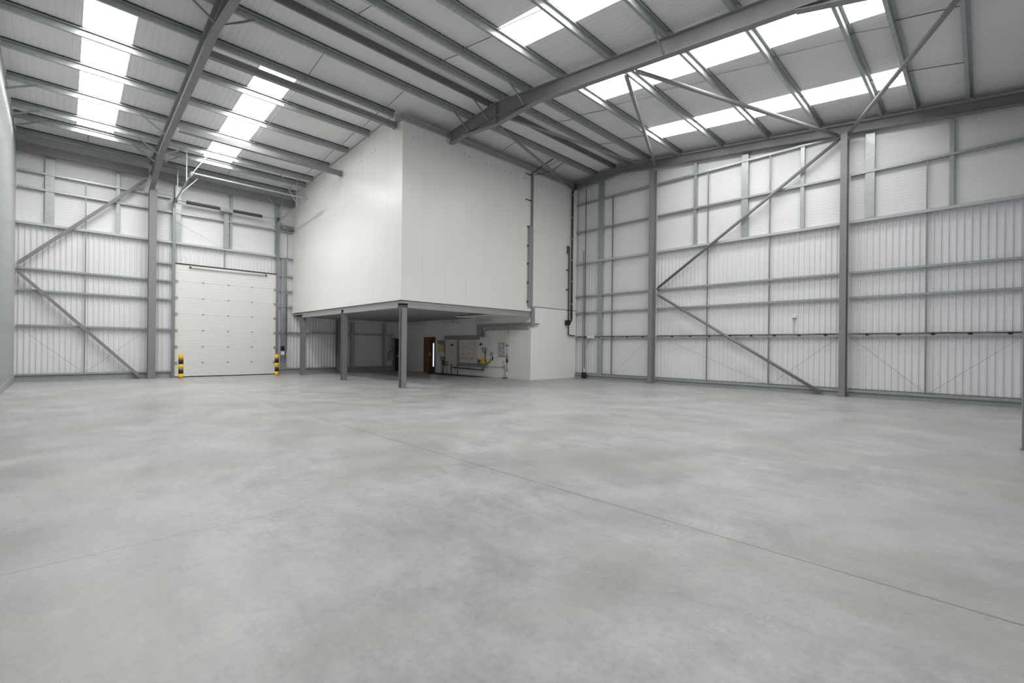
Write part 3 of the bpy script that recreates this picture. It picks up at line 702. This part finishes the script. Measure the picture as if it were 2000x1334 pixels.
MB().tube((XE - .06, 15.85, .93), (XE - .06, 15.85, 1.15), .028, 12).build('copper_fitting', M['copper'], e, True)
MB().tube((XE - .06, 15.79, 1.05), (XE - .06, 15.98, 1.05), .022, 10).build('copper_tee', M['copper'], e, True)
MB().tube((XE - .06, 15.84, .77), (XE - .06, 15.84, .93), .045, 12).build('valve', M['black'], e, True)
MB().tube((XE - .06, 15.84, .31), (XE - .06, 15.84, .77), .018, 10).build('copper_pipe', M['copper'], e, True)
MB().tube((XE - .06, 15.84, .031), (XE - .06, 15.84, .31), .028, 12).build('white_pipe', M['white'], e, True)
e = empty('water_meter', 'small white meter unit left of the copper pipe', 'meter')
eb('body', 15.97, 16.16, .65, .84, .08, 'white', e); MB().tube((XE - .095, 16.06, .78), (XE - .08, 16.06, .78), .04, 14).build('dial', M['grey'], e)
tag(MB().tube((XE - .04, 16.10, .52), (XE - .04, 17.30, .52), .012, 8).build('conduit', M['grey']), 'thin horizontal conduit between lower trunking and the junction box', 'conduit')
e = tag(eb('junction_box', 16.05, 16.17, .47, .57, .05, 'grey'), 'small grey junction box near the floor-standing pipes', 'junction box')
tag(MB().tube((XE - .04, 16.0, 0), (XE - .04, 16.0, .60), .012, 8).build('conduit', M['galvd']), 'thin vertical conduit beside the copper pipe', 'conduit')
tag(MB().box(XE - .12, XE - .01, 15.86, 16.16, 0, .03).build('pipe_foot', M['rubber']), 'small dark plate on the floor below the copper pipe', 'plate')
e = empty('low_pipe', 'dark horizontal pipe run under the cabinets with two legs', 'pipe')
MB().tube((XE - .10, 17.50, .33), (XE - .10, 20.18, .38), .024, 10).build('horizontal_pipe', M['pipe'], e, True)
for y in (19.60, 20.18): MB().tube((XE - .10, y, 0), (XE - .10, y, .56), .020, 10).build('leg', M['pipe'], e, True)
MB().tube((XE - .10, 17.50, .33), (XE - .10, 17.50, .47), .022, 10).build('riser', M['pipe'], e, True)
for y in (17.7, 18.7, 19.85): MB().box(XE - .135, XE - .001, y - .02, y + .02, .31, .42).build('pipe_clip', M['grey'], e)
tag(MB().poly([(XE-.02, 22.6, .006), (XE-.02, 16.9, .006), (14.55, 17.6, .006), (14.1, 20.9, .006), (XE-.02, 22.6, 0), (XE-.02, 16.9, 0), (14.55, 17.6, 0), (14.1, 20.9, 0)],
    [(0, 1, 2, 3), (4, 7, 6, 5), (0, 4, 5, 1), (1, 5, 6, 2), (2, 6, 7, 3), (3, 7, 4, 0)]).build('floor_mat', M['rubber']), 'black rubber mat on the floor below the electrical cabinets', 'mat')
# call points by the fire door
e = empty('call_point', 'grey switch box with red call point left of the black fire door', 'switch box')
MB().box(13.98, 14.30, YD - .12, YD - .02, .62, 1.12).build('body', M['grey'], e); MB().tube((14.1, YD - .14, 1.14), (14.1, YD - .06, 1.14), .05, 12).build('button', M['red'], e)
for x in (14.05, 14.2): MB().tube((x, YD - .05, 1.12), (x, YD - .05, 2.1), .012, 6).build('conduit', M['cablebrown'], e)

# ------------------------------------------------------------------ services at the corner of box and right wall
e = empty('cable_riser', 'grey steel cable riser up the right end of box front', 'trunking')
yb = YB - .03
MB().box(14.93, 15.20, yb - .07, yb, 3.30, 6.95).build('lower_riser', M['trunk'], e); MB().box(15.16, 15.36, yb - .06, yb, 2.45, 3.30).build('tail', M['trunk'], e)
MB().box(15.10, 15.20, yb - .05, yb, 6.95, 9.40).build('upper_riser', M['galvd'], e)
for z in (3.55, 4.4, 5.25, 6.05, 6.9): MB().box(14.88, 14.93, yb - .05, yb, z - .03, z + .03).build('bracket', M['black'], e)
for z in (9.25, 8.1): MB().box(14.72, 15.10, yb - .03, yb, z - .015, z + .015).build('side_bracket', M['black'], e)
tag(MB().path(roundpath([(15.22, yb - .08, 9.3), (15.5, YB - .25, 9.36), (15.9, YB - .6, 9.55), (15.9, 13.15, 9.72)], .2), .016, 8).build('red_cable', M['cablebrown']), 'dark red cable looping from the cable riser to the ceiling', 'cable')
tag(MB().path(roundpath([(15.15, yb - .08, 9.35), (15.2, YB - .2, 9.45), (15.3, 13.2, 9.75)], .2), .020, 8).build('black_cable', M['rubber']), 'thick black cable from the top of the cable riser to ceiling', 'cable')
tag(MB().box(15.36, 15.62, yb - .10, yb - .02, 2.54, 2.58).build('cable_stub', M['red']), 'short red cable end sticking out at the riser foot', 'cable')
e = empty('drain_pipe', 'dark rainwater pipe down the box front near the right wall', 'pipe')
MB().path(roundpath([(18.16, YB - .16, 9.62), (18.16, YB - .16, 9.42), (17.98, YB - .12, 9.2), (17.98, YB - .12, 2.86), (17.86, YB - .12, 2.72)], .12), .052, 12).build('pipe_run', M['pipe'], e, True)
for z in (9.0, 7.9, 6.85, 5.8, 4.75, 3.65): MB().tube((17.98, YB - .12, z - .025), (17.98, YB - .12, z + .025), .066, 14).build('coupling', M['grey'], e)
e = empty('cable_conduit', 'dark narrow conduit beside rainwater pipe ending in black box', 'conduit')
MB().path(roundpath([(17.68, YB - .08, 6.1), (17.68, YB - .08, 6.48), (17.80, YB - .08, 6.44), (17.80, YB - .08, 2.12), (18.30, YB - .08, 2.08)], .08), .030, 8).build('conduit_run', M['pipe'], e, True)
MB().box(17.60, 17.86, YB - .14, YB - .02, 2.60, 2.84).build('junction_box', M['black'], e)
for z in (4.35, 5.3): MB().box(17.64, 17.78, YB - .06, YB - .02, z - .02, z + .02).build('clip', M['black'], e)
# verticals on the right wall by the corner
xc = XR - .05
tag(MB().tube((xc, 13.82, .03), (xc, 13.82, 6.28), .026, 10).build('conduit', M['galvd']), 'shorter grey vertical conduit on right wall beside the box', 'conduit')
tag(MB().tube((xc, 13.71, .5), (xc, 13.71, 9.3), .020, 10).build('conduit', M['cablebrown']), 'tall reddish cable up the right wall beside the box', 'cable')
tag(MB().path(roundpath([(xc, 13.62, .2), (xc, 13.62, 1.75), (xc, 13.35, 1.95)], .15), .022, 10).build('conduit', M['galv']), 'bent galvanised conduit rising to the small white box', 'conduit')
tag(MB().box(xc - .03, xc + .04, 13.60, 13.86, .0, .30).build('floor_box', M['black']), 'black terminal at the foot of corner conduits', 'junction box')
tag(MB().box(xc - .03, xc + .04, 13.15, 13.55, 1.97, 2.12).build('junction_box', M['white']), 'small white junction box on the second rail near the corner', 'junction box')
# cable tray on the second rail of the right wall
for (x, a, b, w) in RB:
    t = empty('cable_tray', 'wire cable tray with cables on the second rail, %s' % w, 'cable tray', 'cable trays')
    mb = MB(); zt = 2.025
    for dx in (.01, .11):
        mb.bar((XR + dx, a, zt), (XR + dx, b, zt), .006, .006); mb.bar((XR + dx, a, zt + .05), (XR + dx, b, zt + .05), .006, .006)
    y = a + .02
    while y < b: mb.bar((XR + .01, y, zt), (XR + .01, y, zt + .05), .005, .005, up=(0, 1, 0)); mb.bar((XR + .01, y, zt), (XR + .11, y, zt), .005, .005); y += .10
    mb.build('wire_basket', M['galvd'], t)
    for dx, mm, r, s in ((.04, 'rubber', .011, 0), (.065, 'cablebrown', .010, .5), (.03, 'cableyellow', .009, 1.1)):
        pts = []; y = a; 
        while y < b: pts.append((XR + dx, y, zt + .018 + .012 * math.sin(y * 2.1 + s * 3))); y += .25
        pts.append((XR + dx, b, zt + .02)); MB().path(pts, r, 6).build('cable', M[mm], t)
    y = a + .35
    while y < b - .1: MB().box(XR - .012, XR + .008, y, y + .09, zt - .035, zt + .02).build('clip', M['black'], t); y += .78
e = empty('motion_sensor', 'small white sensor with thin conduit above the cable tray on right wall', 'sensor')
MB().box(XR + .07, XR + .16, 4.62, 4.76, 2.64, 2.74).build('head', M['white'], e); MB().tube((XR + .12, 4.70, 2.05), (XR + .12, 4.70, 2.64), .007, 6).build('conduit', M['grey'], e)

# ------------------------------------------------------------------ camera, world, view
cam = bpy.data.cameras.new('camera'); co = bpy.data.objects.new('camera', cam); col.objects.link(co)
F, YAW, ROLL, SY = 900.26, math.radians(45.673), math.radians(.6), 10.9
cam.sensor_width = 36; cam.lens = F * 36 / 2000; cam.shift_y = SY / 2000; cam.clip_start = .05; cam.clip_end = 200
fw = Vector((math.cos(YAW), math.sin(YAW), 0)); rt = Vector((math.sin(YAW), -math.cos(YAW), 0)); up = Vector((0, 0, 1))
r3 = rt * math.cos(ROLL) + up * math.sin(ROLL); u3 = -rt * math.sin(ROLL) + up * math.cos(ROLL)
co.matrix_world = Matrix(((r3.x, u3.x, -fw.x, 0), (r3.y, u3.y, -fw.y, 0), (r3.z, u3.z, -fw.z, 1.5), (0, 0, 0, 1)))
sc = bpy.context.scene; sc.camera = co
w = bpy.data.worlds.new('world'); sc.world = w; w.use_nodes = True
w.node_tree.nodes['Background'].inputs[0].default_value = (.7, .8, .9, 1); w.node_tree.nodes['Background'].inputs[1].default_value = .6
sc.view_settings.view_transform = 'Standard'; sc.view_settings.look = 'None'; sc.view_settings.gamma = 1; sc.view_settings.use_curve_mapping = False
sc.view_settings.exposure = 0.40
sc.cycles.max_bounces = 12; sc.cycles.diffuse_bounces = 8; sc.cycles.glossy_bounces = 4; sc.cycles.sample_clamp_indirect = 6
